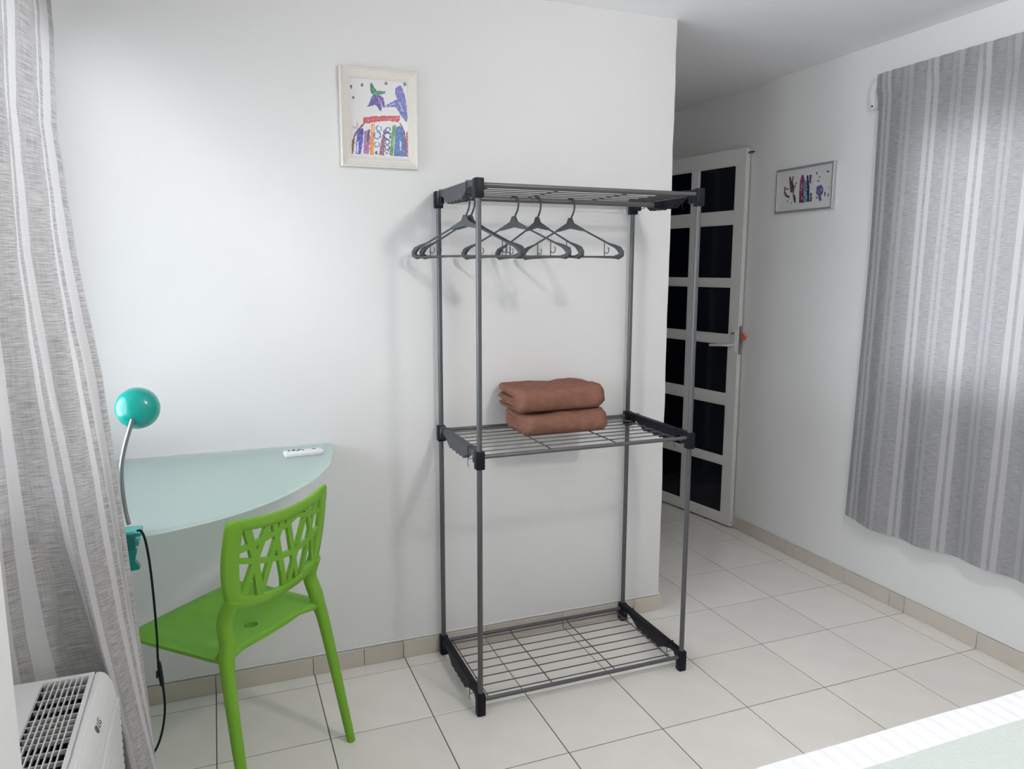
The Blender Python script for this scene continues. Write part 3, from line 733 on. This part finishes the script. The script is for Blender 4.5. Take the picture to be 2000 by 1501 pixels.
ART1 = [(blob(275, 415, 13, 26), (95, 90, 100)), (blob(402, 395, 18, 24), (130, 100, 130)), (blob(685, 373, 20, 22), (120, 115, 125)), (blob(905, 388, 18, 22), (110, 105, 125)), (blob(298, 540, 16, 22), (100, 95, 105)),
 ([(495, 370), (520, 375), (545, 420), (580, 465), (680, 468), (675, 495), (600, 510), (545, 520), (510, 490), (500, 440)], (40, 125, 90)),
 ([(530, 480), (590, 478), (585, 505), (535, 510)], (90, 160, 120)),
 ([(530, 515), (610, 515), (650, 545), (665, 600), (680, 660), (650, 655), (625, 610), (635, 700), (605, 695), (575, 640), (550, 625), (460, 655), (495, 590), (510, 545)], (75, 70, 160)),
 ([(575, 530), (605, 530), (645, 615), (622, 625), (590, 570)], (170, 110, 180)), ([(560, 560), (585, 565), (600, 620), (575, 610)], (120, 60, 70)),
 ([(480, 640), (540, 600), (545, 620), (470, 652)], (50, 70, 170)),
 ([(790, 440), (830, 400), (865, 410), (885, 460), (910, 540), (925, 640), (938, 800), (920, 830), (870, 770), (825, 700), (790, 650), (700, 655), (690, 630), (760, 590), (815, 560), (790, 500)], (105, 105, 185)),
 ([(815, 590), (850, 570), (900, 680), (930, 800), (915, 820), (850, 730)], (75, 95, 170)), ([(830, 600), (845, 590), (890, 700), (880, 720)], (150, 170, 215)), ([(720, 625), (790, 600), (800, 620), (725, 645)], (160, 165, 215)),
 ([(415, 775), (540, 760), (845, 755), (848, 800), (830, 832), (720, 815), (600, 822), (500, 840), (420, 850)], (185, 55, 70)), ([(430, 800), (600, 780), (830, 778), (820, 795), (600, 800), (440, 825)], (205, 85, 95)),
 ([(385, 870), (430, 840), (440, 850), (355, 940), (318, 1010), (300, 1200), (282, 1200), (285, 1050), (320, 950)], (105, 70, 65)),
 ([(285, 870), (330, 885), (345, 820), (368, 850), (350, 895), (312, 920)], (205, 175, 195)),
 ([(350, 930), (415, 890), (422, 960), (405, 1100), (385, 1205), (330, 1200), (335, 1050)], (70, 70, 175)), ([(365, 940), (410, 900), (412, 960), (375, 980)], (45, 35, 130)), ([(345, 1060), (362, 1060), (355, 1190), (342, 1190)], (215, 215, 235)),
 ([(430, 925), (500, 915), (495, 1060), (480, 1205), (420, 1200)], (155, 105, 160)), ([(470, 920), (500, 915), (485, 1040), (460, 1100)], (95, 55, 100)),
 ([(515, 850), (555, 850), (545, 1000), (540, 1215), (490, 1210), (500, 1000)], (225, 140, 65)), ([(520, 860), (548, 860), (540, 940), (518, 940)], (240, 180, 120)),
 (ringp(600, 905, 38, 14), (95, 130, 195)), (ringp(582, 985, 46, 16), (75, 110, 190)), (ringp(578, 1090, 36, 14), (85, 110, 175)), (blob(568, 1190, 16, 26), (40, 45, 110)),
 ([(655, 920), (685, 905), (672, 1000), (662, 1220), (600, 1215), (628, 1050)], (130, 85, 115)),
 (ringp(708, 920, 32, 13), (60, 75, 140)), (ringp(700, 990, 46, 18), (25, 45, 120)), (ringp(702, 1062, 34, 14), (40, 60, 130)), (ringp(698, 1125, 32, 13), (35, 55, 125)), (ringp(695, 1175, 26, 11), (45, 65, 135)),
 ([(760, 870), (800, 860), (792, 960), (775, 1100), (765, 1225), (720, 1220), (742, 1050)], (50, 135, 70)), ([(765, 1000), (785, 990), (770, 1110), (750, 1120)], (110, 180, 120)),
 ([(800, 890), (850, 875), (890, 950), (908, 1100), (915, 1235), (770, 1230), (785, 1080)], (35, 95, 170)), ([(845, 1050), (862, 1050), (862, 1160), (848, 1160)], (190, 215, 235)), ([(860, 930), (885, 960), (905, 1150), (880, 1150)], (25, 60, 140)),
 ([(840, 840), (860, 850), (900, 930), (925, 1050), (940, 1240), (915, 1235), (905, 1080), (880, 940)], (70, 55, 110)),
 ([(920, 960), (942, 930), (942, 1240), (925, 1180)], (170, 45, 55))]
random.seed(11)
pic1 = thing('framed_painting', 'cream framed painting of blue birds over a striped pot on the white wall', 'picture', (-1.1655, -0.001, 1.936))
PX0, PX1, PZ0, PZ1 = -1.2925, -1.0335, 1.7785, 2.0945
def sweep_frame(prof, x0, x1, z0, z1, mapf):
    """mitred frame: prof = [(inset, height)] closed profile"""
    bm = bmesh.new(); rings = []
    for (cx, cz, sx, sz) in ((x0, z0, 1, 1), (x1, z0, -1, 1), (x1, z1, -1, -1), (x0, z1, 1, -1)):
        rings.append([bm.verts.new(mapf(cx+sx*i, cz+sz*i, h)) for i, h in prof])
    m = len(prof)
    for q in range(4):
        A, B = rings[q], rings[(q+1) % 4]
        for k in range(m): bm.faces.new((A[k], A[(k+1) % m], B[(k+1) % m], B[k]))
    return tomesh(bm)
wl = lambda x, z, h: (x+1.1655, -0.002-h+0.001, z-1.936)
obj('frame', sweep_frame([(0, 0), (0, 0.017), (0.002, 0.019), (0.0055, 0.019), (0.007, 0.016), (0.012, 0.015), (0.020, 0.013), (0.026, 0.012), (0.028, 0.0105), (0.032, 0.010), (0.033, 0.006), (0.033, 0)], PX0, PX1, PZ0, PZ1, wl), M_FRAME, pic1)
obj('backing', box(PX0+0.030+1.1655, PX1-0.030+1.1655, -0.0065, -0.0015, PZ0+0.030-1.936, PZ1-0.030-1.936), M_PAPER, pic1)
def un1(cx, cy):
    p = at(640+cx/6.0, 100+cy/6.0, 1, -0.008); return (p.x, p.z)
obj('print', art_mesh(ART1, (0.74, 0.73, 0.735), 120, 150, PX0+0.0325, PX1-0.0325, PZ0+0.0325, PZ1-0.0325, un1, lambda x, z: (x+1.1655, -0.0069, z-1.936)), M_PAINT, pic1)
ART2 = [([(480, 520), (515, 520), (520, 640), (555, 510), (580, 510), (560, 640), (600, 760), (575, 900), (625, 980), (620, 1110), (590, 1110), (560, 960), (550, 850), (505, 900), (485, 700)], (75, 52, 52)),
 ([(365, 740), (400, 760), (385, 850), (430, 930), (490, 950), (480, 1000), (400, 980), (360, 900)], (90, 74, 70)), ([(385, 770), (470, 790), (470, 815), (400, 810)], (95, 78, 75)), ([(625, 640), (642, 652), (615, 745), (595, 760)], (95, 75, 72)),
 ([(720, 600), (760, 470), (800, 480), (830, 600), (800, 800), (800, 1100), (695, 1115), (705, 800)], (130, 60, 100)), ([(705, 900), (790, 880), (795, 1100), (697, 1112)], (110, 40, 70)), (blob(755, 740, 16, 60), (190, 130, 165)), (blob(760, 1000, 14, 30), (195, 150, 170)),
 ([(800, 640), (870, 600), (880, 850), (860, 1090), (800, 1100)], (95, 130, 160)), (blob(835, 900, 18, 60), (150, 180, 200)),
 ([(868, 480), (905, 490), (930, 700), (935, 1080), (870, 1090), (880, 800)], (28, 42, 85)), ([(930, 480), (985, 470), (980, 560), (955, 700), (930, 640)], (85, 75, 115)), ([(950, 880), (985, 880), (985, 1080), (945, 1080)], (50, 50, 85)), ([(990, 640), (1008, 610), (1000, 690), (988, 710)], (110, 115, 135)),
 ([(1090, 760), (1190, 690), (1250, 780), (1230, 900), (1190, 950), (1210, 1050), (1150, 1070), (1130, 950), (1080, 900)], (90, 85, 145)), (blob(1195, 810, 22, 30), (165, 165, 195)), (blob(1130, 860, 22, 40), (120, 118, 170)),
 (blob(1100, 440, 18, 34), (85, 85, 110)), (blob(1160, 525, 30, 14), (100, 100, 120)), (blob(1135, 610, 18, 26), (85, 85, 105)), (blob(1345, 398, 40, 16), (95, 95, 115)), (blob(1280, 905, 18, 60), (80, 80, 100)), (blob(1352, 930, 16, 46), (90, 90, 115)), (blob(1095, 990, 26, 18), (85, 85, 120)), (blob(1372, 770, 8, 50), (140, 140, 160)), ([(430, 1040), (445, 1040), (440, 1110), (425, 1110)], (130, 125, 125)), ([(500, 1130), (550, 1060), (558, 1068), (508, 1140)], (130, 125, 125))]
QY0, QY1, QZ0, QZ1 = 0.139, 0.517, 1.7205, 1.9325
pic2 = thing('framed_print', 'silver framed abstract watercolour on the wall between the glazed door and the curtain', 'picture', (XR-0.001, 0.328, 1.8265))
wl2 = lambda y, z, h: (-0.001-h+0.001, y-0.328, z-1.8265)
obj('frame', sweep_frame([(0, 0), (0, 0.018), (0.001, 0.019), (0.008, 0.019), (0.009, 0.018), (0.0095, 0.006), (0.0095, 0)], QY0, QY1, QZ0, QZ1, wl2), M_SILVER, pic2)
obj('backing', box(-0.0090, -0.0005, QY0+0.008-0.328, QY1-0.008-0.328, QZ0+0.008-1.8265, QZ1-0.008-1.8265), M_PAPER2, pic2)
def un2(cx, cy):
    p = at(1500+cx/11.54, 300+cy/11.54, 0, XR-0.011); return (p.y, p.z)
obj('print', art_mesh(ART2, (0.66, 0.66, 0.67), 150, 90, QY0+0.009, QY1-0.009, QZ0+0.009, QZ1-0.009, un2, lambda y, z: (-0.0094, y-0.328, z-1.8265)), M_PAINT, pic2)
# ================================================================ GLAZED DOOR (open against the right wall)
DP = Vector((0.927, 0.734, 0)); dd = Vector((-0.0917, 0.5516, 0)).normalized(); dn = Vector((dd.y, -dd.x, 0))
door = struct(thing('door_1', 'white aluminium door with dark glass panes standing open against the wall', 'door', DP, math.atan2(dd.y, dd.x)))
# local x = along the leaf from the free edge, local y = into the room (towards -X), leaf thickness 0..-0.028
DW, DT = 0.745, 0.028
def db(name, x0, x1, z0, z1, y0=-DT, y1=0.0, m=M_WHITEM, bev=0.002, parent=None):
    return obj(name, box(x0, x1, y0, y1, z0, z1, bev, 1), m, parent or door)
ZP = [(0.068, 0.355), (0.397, 0.697), (0.755, 1.037), (1.085, 1.350), (1.391, 1.687), (1.752, 1.995)]
db('stile', 0, 0.070, 0.010, 2.075); db('stile', 0.672, DW, 0.010, 2.075); db('mullion', 0.345, 0.398, 0.068, 1.995)
db('rail', 0.070, 0.672, 0.010, 0.068); db('rail', 0.070, 0.672, 1.995, 2.075)
for (a, b) in zip(ZP, ZP[1:]):
    db('rail', 0.070, 0.345, a[1], b[0]); db('rail', 0.398, 0.672, a[1], b[0])
for (z0, z1) in ZP:
    for (x0, x1) in ((0.068, 0.347), (0.396, 0.674)):
        db('pane', x0, x1, z0-0.002, z1+0.002, -0.018, -0.010, M_DGLASS, 0.0)
        # glazing bead around the pane
        obj('glazing_bead', boxes([(x0+0.002, x1-0.002, -0.010, -0.004, z0, z0+0.006), (x0+0.002, x1-0.002, -0.010, -0.004, z1-0.006, z1), (x0+0.002, x0+0.008, -0.010, -0.004, z0+0.006, z1-0.006), (x1-0.008, x1-0.002, -0.010, -0.004, z0+0.006, z1-0.006)]), M_WHITEM, door)
lk = db('lock_plate', 0.012, 0.046, 1.000, 1.125, 0.0, 0.006)
hd = obj('handle', tube(smooth_path([(0.030, 0.006, 1.035), (0.030, 0.040, 1.035), (0.050, 0.048, 1.034), (0.16, 0.046, 1.026)], 6), 0.0085, 10, flat=0.8), M_WHITEM, door)
obj('handle', tube(smooth_path([(0.030, -DT-0.001, 1.035), (0.030, -DT-0.006, 1.035)], 2), 0.012, 10), M_WHITEM, door)
obj('key', lathe([(0.006, 0), (0.0065, 0.012), (0.003, 0.014), (0.003, 0.022)], 12, (0, 1, 0), (0.028, 0.006, 1.10)), M_CHROME, door)
obj('latch', box(-0.010, 0.0, -0.020, -0.008, 1.020, 1.045, 0.001, 1), M_CHROME, door)
obj('strike_plate', box(-0.0016, 0.0, -0.024, -0.004, 0.985, 1.14, 0.0005, 1), M_CHROME, door)
bm = bmesh.new()
for k in range(8):
    a = k*0.8; add_tube(bm, smooth_path([(-0.010, -0.012, 1.092), (-0.022-0.004*math.cos(a), -0.012+0.006*math.sin(a), 1.088+0.010*math.sin(a*1.7)), (-0.036-0.005*math.sin(a), -0.012+0.010*math.cos(a), 1.075+0.012*math.sin(a))], 3), 0.0028, 5)
add_tube(bm, [(0.0, -0.012, 1.090), (-0.016, -0.012, 1.092)], 0.004, 6)
obj('tassel', tomesh(bm, smooth_angle=60), M_ORANGE, door)
obj('hinge_pin', tube([(-0.001, -0.014, 2.050), (-0.034, -0.018, 2.050)], 0.0045, 10), M_CHAR, door)
for z in (0.030, 2.045): obj('screw', lathe([(0.004, 0), (0.003, 0.0012)], 10, (-1, 0, 0), (0.0, -0.014, z)), M_BLACK, door)
for z in (0.25, 1.05, 1.85): obj('hinge', tube([(DW+0.006, -0.014, z-0.04), (DW+0.006, -0.014, z+0.04)], 0.007, 10), M_WHITEM, door)

# ================================================================ CURTAINS
def cloth(name, fn, nu, nv, ulen, vlen, m, thick=0.0012):
    me = bpy.data.meshes.new(name); vs = []; fs = []; uvs = []
    for j in range(nv+1):
        for i in range(nu+1): vs.append(fn(i/nu, j/nv)); uvs.append((ulen*i/nu, vlen*(1-j/nv)))
    for j in range(nv):
        for i in range(nu):
            a = j*(nu+1)+i; fs.append((a, a+1, a+nu+2, a+nu+1))
    me.from_pydata(vs, [], fs); uvl = me.uv_layers.new(name='UVMap')
    for p in me.polygons:
        p.use_smooth = True
        for li, vi in zip(p.loop_indices, p.vertices): uvl.data[li].uv = uvs[vi]
    me.materials.append(m); return me
def lerp_keys(keys, z):
    keys = sorted(keys)
    if z <= keys[0][0]: return keys[0][1:]
    for a, b in zip(keys, keys[1:]):
        if z <= b[0]:
            t = (z-a[0])/(b[0]-a[0]); return tuple(a[k]+(b[k]-a[k])*t for k in range(1, len(a)))
    return keys[-1][1:]
# right curtain: hangs nearly flat in front of the window
def rc(s, v):
    z = 2.242-(2.242-0.338)*v - 0.010*math.sin(s*9)*v
    y = -0.114+0.024*min(1, v*1.6)*(1-s)-1.30*s
    y += -0.018*math.sin(v*math.pi)*(1-s)**3 + 0.006*noise.noise(Vector((s*5, z*0.8, 3)))
    amp = 0.005+0.009*v
    x = 0.900+amp*math.sin(s*34+0.5*math.sin(z*1.3))+0.007*noise.noise(Vector((s*9, z*1.6, 1)))*v + 0.003*noise.noise(Vector((s*26, z*4, 8)))*v
    e = max(0, 1-s/0.05); x += 0.018*e*e
    k = max(0, min(1, (z-2.15)/0.05))                  # rod pocket
    x = x*(1-k)+k*(0.8955+0.0025*math.sin(s*150)+0.004*e*e)
    return (min(x, XR-0.012), y, z)
rcur = thing('window_curtain', 'grey linen curtain with pale stripes hanging flat over the window by the silver picture', 'curtain', (0.9, -0.75, 0.34))
def loc_to(o, me): me.transform(Matrix.Translation(-Vector(o.location))); return me
obj('cloth', loc_to(rcur, cloth('cloth', rc, 260, 120, 1.44, 1.95, M_CURT)), None, rcur)
rod = thing('curtain_rod', 'white curtain rod with curved screwed end bracket above the flat striped curtain', 'curtain rod', (0.93, -0.75, 2.2))
obj('rod', loc_to(rod, tube([(0.912, -0.105, 2.215), (0.912, -1.42, 2.215)], 0.006, 12)), M_WHITEP, rod)
out = smooth_path([(-0.112, 2.250, 0), (-0.085, 2.252, 0), (-0.058, 2.238, 0), (-0.038, 2.205, 0), (-0.036, 2.170, 0), (-0.046, 2.140, 0), (-0.050, 2.118, 0)], 5)
inn = smooth_path([(-0.064, 2.118, 0), (-0.062, 2.145, 0), (-0.060, 2.170, 0), (-0.064, 2.198, 0), (-0.080, 2.220, 0), (-0.112, 2.228, 0)], 5)
obj('bracket', loc_to(rod, prism([(p.x, p.y) for p in out]+[(p.x, p.y) for p in inn], lambda y, z: (XR-0.001, y-0.026, z-0.008), lambda y, z: (XR-0.045, y-0.026, z-0.008), 0.002)), M_WHITEP, rod)
for (y, z) in ((-0.083, 2.240), (-0.053, 2.132)): obj('screw', loc_to(rod, lathe([(0.0045, 0), (0.003, 0.0015)], 10, (-1, 0, 0), (XR-0.045, y-0.026, z-0.008))), M_BLACK, rod)
obj('bracket', loc_to(rod, box(0.905, XR-0.001, -1.43, -1.40, 2.19, 2.24, 0.003)), M_WHITEP, rod)
# left curtain: drawn aside, pulled out over the desk edge
COLS = [0.0, 0.25, 0.5, 0.62, 0.8, 1.0]
def _top(q): return (-2.090, -0.055-0.97*q)
LK = [  # z, then (x, y) for each column
 (2.30, [_top(q) for q in COLS]), (2.10, [(-2.083, -0.080), (-2.087, -0.31), (-2.090, -0.545), (-2.092, -0.66), (-2.094, -0.83), (-2.096, -1.02)]),
 (1.79, [(-2.050, -0.372), (-2.066, -0.53), (-2.078, -0.69), (-2.088, -0.77), (-2.096, -0.89), (-2.105, -1.02)]),
 (1.469, [(-1.990, -0.650), (-2.022, -0.745), (-2.054, -0.835), (-2.070, -0.875), (-2.092, -0.935), (-2.118, -1.005)]),
 (1.21, [(-1.938, -0.805), (-1.982, -0.855), (-2.026, -0.900), (-2.052, -0.910), (-2.092, -0.945), (-2.138, -0.985)]),
 (1.03, [(-1.921, -0.852), (-1.962, -0.880), (-2.008, -0.912), (-2.042, -0.905), (-2.095, -0.930), (-2.152, -0.962)]),
 (0.885, [(-1.909, -0.882), (-1.950, -0.895), (-1.994, -0.930), (-2.030, -0.893), (-2.098, -0.915), (-2.165, -0.945)]),
 (0.70, [(-1.900, -0.880), (-1.932, -0.905), (-1.968, -0.950), (-2.000, -0.880), (-2.092, -0.912), (-2.173, -0.930)]),
 (0.50, [(-1.892, -0.868), (-1.905, -0.925), (-1.937, -0.968), (-1.965, -0.885), (-2.075, -0.905), (-2.176, -0.920)]),
 (0.34, [(-1.884, -0.868), (-1.876, -0.955), (-1.915, -0.985), (-1.945, -0.895), (-2.065, -0.905), (-2.176, -0.915)])][::-1]
def lcol(z):
    if z <= LK[0][0]: return LK[0][1]
    for a, b in zip(LK, LK[1:]):
        if z <= b[0]:
            t = (z-a[0])/(b[0]-a[0]); return [(p[0]+(q[0]-p[0])*t, p[1]+(q[1]-p[1])*t) for p, q in zip(a[1], b[1])]
    return LK[-1][1]
def lc(s, v):
    z = 2.251-(2.251-0.36)*v
    if v > 0.9 and s < 0.2: z += 0.075*((v-0.9)/0.1)*(1-s/0.2)
    c = lcol(z); k = max(j for j in range(len(COLS)-1) if COLS[j] <= s+1e-9); k = min(k, len(COLS)-2)
    u = (s-COLS[k])/(COLS[k+1]-COLS[k])
    P = [Vector((*c[max(0, min(len(c)-1, j))], 0)) for j in (k-1, k, k+1, k+2)]
    p = 0.5*((2*P[1])+(P[2]-P[0])*u+(2*P[0]-5*P[1]+4*P[2]-P[3])*u*u+(3*P[1]-P[0]-3*P[2]+P[3])*u**3)
    t = (Vector((*c[-1], 0))-Vector((*c[0], 0))).normalized(); n = Vector((-t.y, t.x, 0))
    if n.x < 0: n = -n
    d = (0.009*math.sin(s*2*math.pi*3.1+0.9+1.1*math.sin(z*1.1)) + 0.007*noise.noise(Vector((s*5, z*1.4, 2))))*min(1, s*8)*(1.0-0.45*v)
    d += 0.0018*noise.noise(Vector((s*16, z*14, 5)))
    p += n*d
    return (p.x, min(p.y, -0.045), z)
lcur = thing('window_curtain', 'grey linen curtain with pale stripes drawn aside over the glass desk edge', 'curtain', (-2.05, -0.8, 0.385))
obj('cloth', loc_to(lcur, cloth('cloth', lc, 160, 160, 0.38, 1.9, M_CURT2)), None, lcur)
rod2 = thing('curtain_rod', 'white curtain rod over the drawn-aside curtain near the glass desk', 'curtain rod', (-2.15, -0.9, 2.25))
obj('rod', loc_to(rod2, tube([(-2.09, -0.03, 2.262), (-2.09, -1.76, 2.262)], 0.010, 12)), M_WHITEP, rod2)
for y in (-0.035, -1.74): obj('bracket', loc_to(rod2, box(XL+0.001, -2.08, y-0.012, y+0.012, 2.245, 2.28, 0.003)), M_WHITEP, rod2)

# ================================================================ AIR CONDITIONER in the left wall
ac = thing('air_conditioner', 'white window air conditioner with top grille set in the wall beside the drawn curtain', 'air conditioner', (-2.1, (AC_Y0+AC_Y1)/2, AC_Z0))
def al(me): return loc_to(ac, me)
XF = -1.938; G0, G1 = -2.064, -1.982          # front plane, grille x range
YA, YB = AC_Y0, AC_Y1
body = obj('body', al(boxes([(-2.38, G0, YA, YB, AC_Z0, AC_Z1), (G0, G1, YB-0.012, YB, AC_Z0, AC_Z1), (G0, G1, YA, YA+0.012, AC_Z0, AC_Z1), (G0, G1, YA+0.012, YB-0.012, AC_Z0, AC_Z1-0.055), (G1, G1+0.008, YA, YB, AC_Z0, AC_Z1)])), M_ACW, ac)
fprof = [(G1+0.0085, AC_Z0), (XF+0.004, AC_Z0), (XF+0.002, AC_Z1-0.075), (XF-0.004, AC_Z1-0.030), (XF-0.014, AC_Z1-0.008), (XF-0.022, AC_Z1-0.001), (G1+0.0085, AC_Z1)]
front = obj('front_panel', al(prism(fprof, lambda x, z: (x, YA, z), lambda x, z: (x, YB, z), 0.003)), M_ACW, ac)
for i in range(15):
    z = AC_Z1-0.062-i*0.0165
    x = XF+0.0025
    obj('rib', al(box(x-0.004, x+0.0035, YA+0.012, YB-0.012, z-0.0058, z+0.0058, 0.002, 1)), M_ACW, front)
obj('cavity_shade', al(box(G0+0.001, G1-0.001, YA+0.013, YB-0.013, AC_Z1-0.0545, AC_Z1-0.045)), M_DARK, body)  # dark sheets lining the recess, the shade below the slats as colour
obj('cavity_shade', al(boxes([(G0, G0+0.0012, YA+0.013, YB-0.013, AC_Z1-0.045, AC_Z1-0.008), (G1-0.0012, G1, YA+0.013, YB-0.013, AC_Z1-0.045, AC_Z1-0.012)])), M_DARK, body)
def slat(x):
    return prism([(x-0.0012, AC_Z1-0.001), (x+0.0010, AC_Z1-0.001), (x-0.0046, AC_Z1-0.022), (x-0.0062, AC_Z1-0.022)], lambda a, z: (a, YA+0.012, z), lambda a, z: (a, YB-0.012, z))
for i in range(7): obj('slat', al(slat(G0+0.0125+i*(G1-G0-0.018)/6.6)), M_ACW, body)
y = YB-0.035; gaps = [0.034, 0.034, 0.034, 0.020, 0.020, 0.020, 0.020, 0.034, 0.034, 0.034, 0.034, 0.020, 0.020, 0.020, 0.034, 0.034]
for g in gaps:
    if y < YA+0.02: break
    obj('crossbar', al(box(G0, G1, y-0.0013, y+0.0013, AC_Z1-0.016, AC_Z1-0.0075)), M_ACW, body); y -= g
# printed mark on the front panel: disc emblem and two letters
ly = YB-0.190; fx, fz_ = XF-0.0092, AC_Z1-0.018
nrm = Vector((0.022, 0, 0.010)).normalized(); tx = Vector((0, 1, 0)); ty = nrm.cross(tx)
fm = Matrix((tx, ty, nrm)).transposed().to_4x4()
fm.translation = Vector((fx+0.0004, ly, fz_+0.0006))
bm = bmesh.new()
bmesh.ops.create_circle(bm, cap_ends=True, radius=0.0075, segments=24)
me = bpy.data.meshes.new('emblem'); bm.to_mesh(me); bm.free(); me.transform(fm)
tcur = bpy.data.curves.new('letters', 'FONT'); tcur.body = 'LG'; tcur.size = 0.019; tcur.extrude = 0.0001
to = bpy.data.objects.new('letters', tcur); COL.objects.link(to); bpy.context.view_layer.update()
tme = bpy.data.meshes.new_from_object(to.evaluated_get(bpy.context.evaluated_depsgraph_get())); bpy.data.objects.remove(to)
tme.transform(Matrix.Translation((0.011, -0.0068, 0.0))); tme.transform(fm); tme.materials.clear()
obj('emblem', al(me), M_LOGO, front); obj('lettering', al(tme), M_LOGO, front)

# ================================================================ CEILING LAMP (out of view, lights the room)
clamp = thing('ceiling_lamp', 'round white globe lamp on the ceiling above the bed', 'lamp', (-0.43, -1.95, ZC))
obj('lamp_base', lathe([(0.055, 0.0), (0.055, -0.02), (0.012, -0.03), (0.012, -0.12)], 28), M_WHITEP, clamp)
RB = 0.075
globe = obj('globe', lathe([(RB*math.sin(math.pi*k/16), -0.215-RB*math.cos(math.pi*k/16)) for k in range(17)], 32, cap=False), M_BULB, clamp)
M_BULB.node_tree.nodes['Principled BSDF'].inputs['Emission Strength'].default_value = LAMP_POWER/(4*math.pi*RB*RB)/math.pi
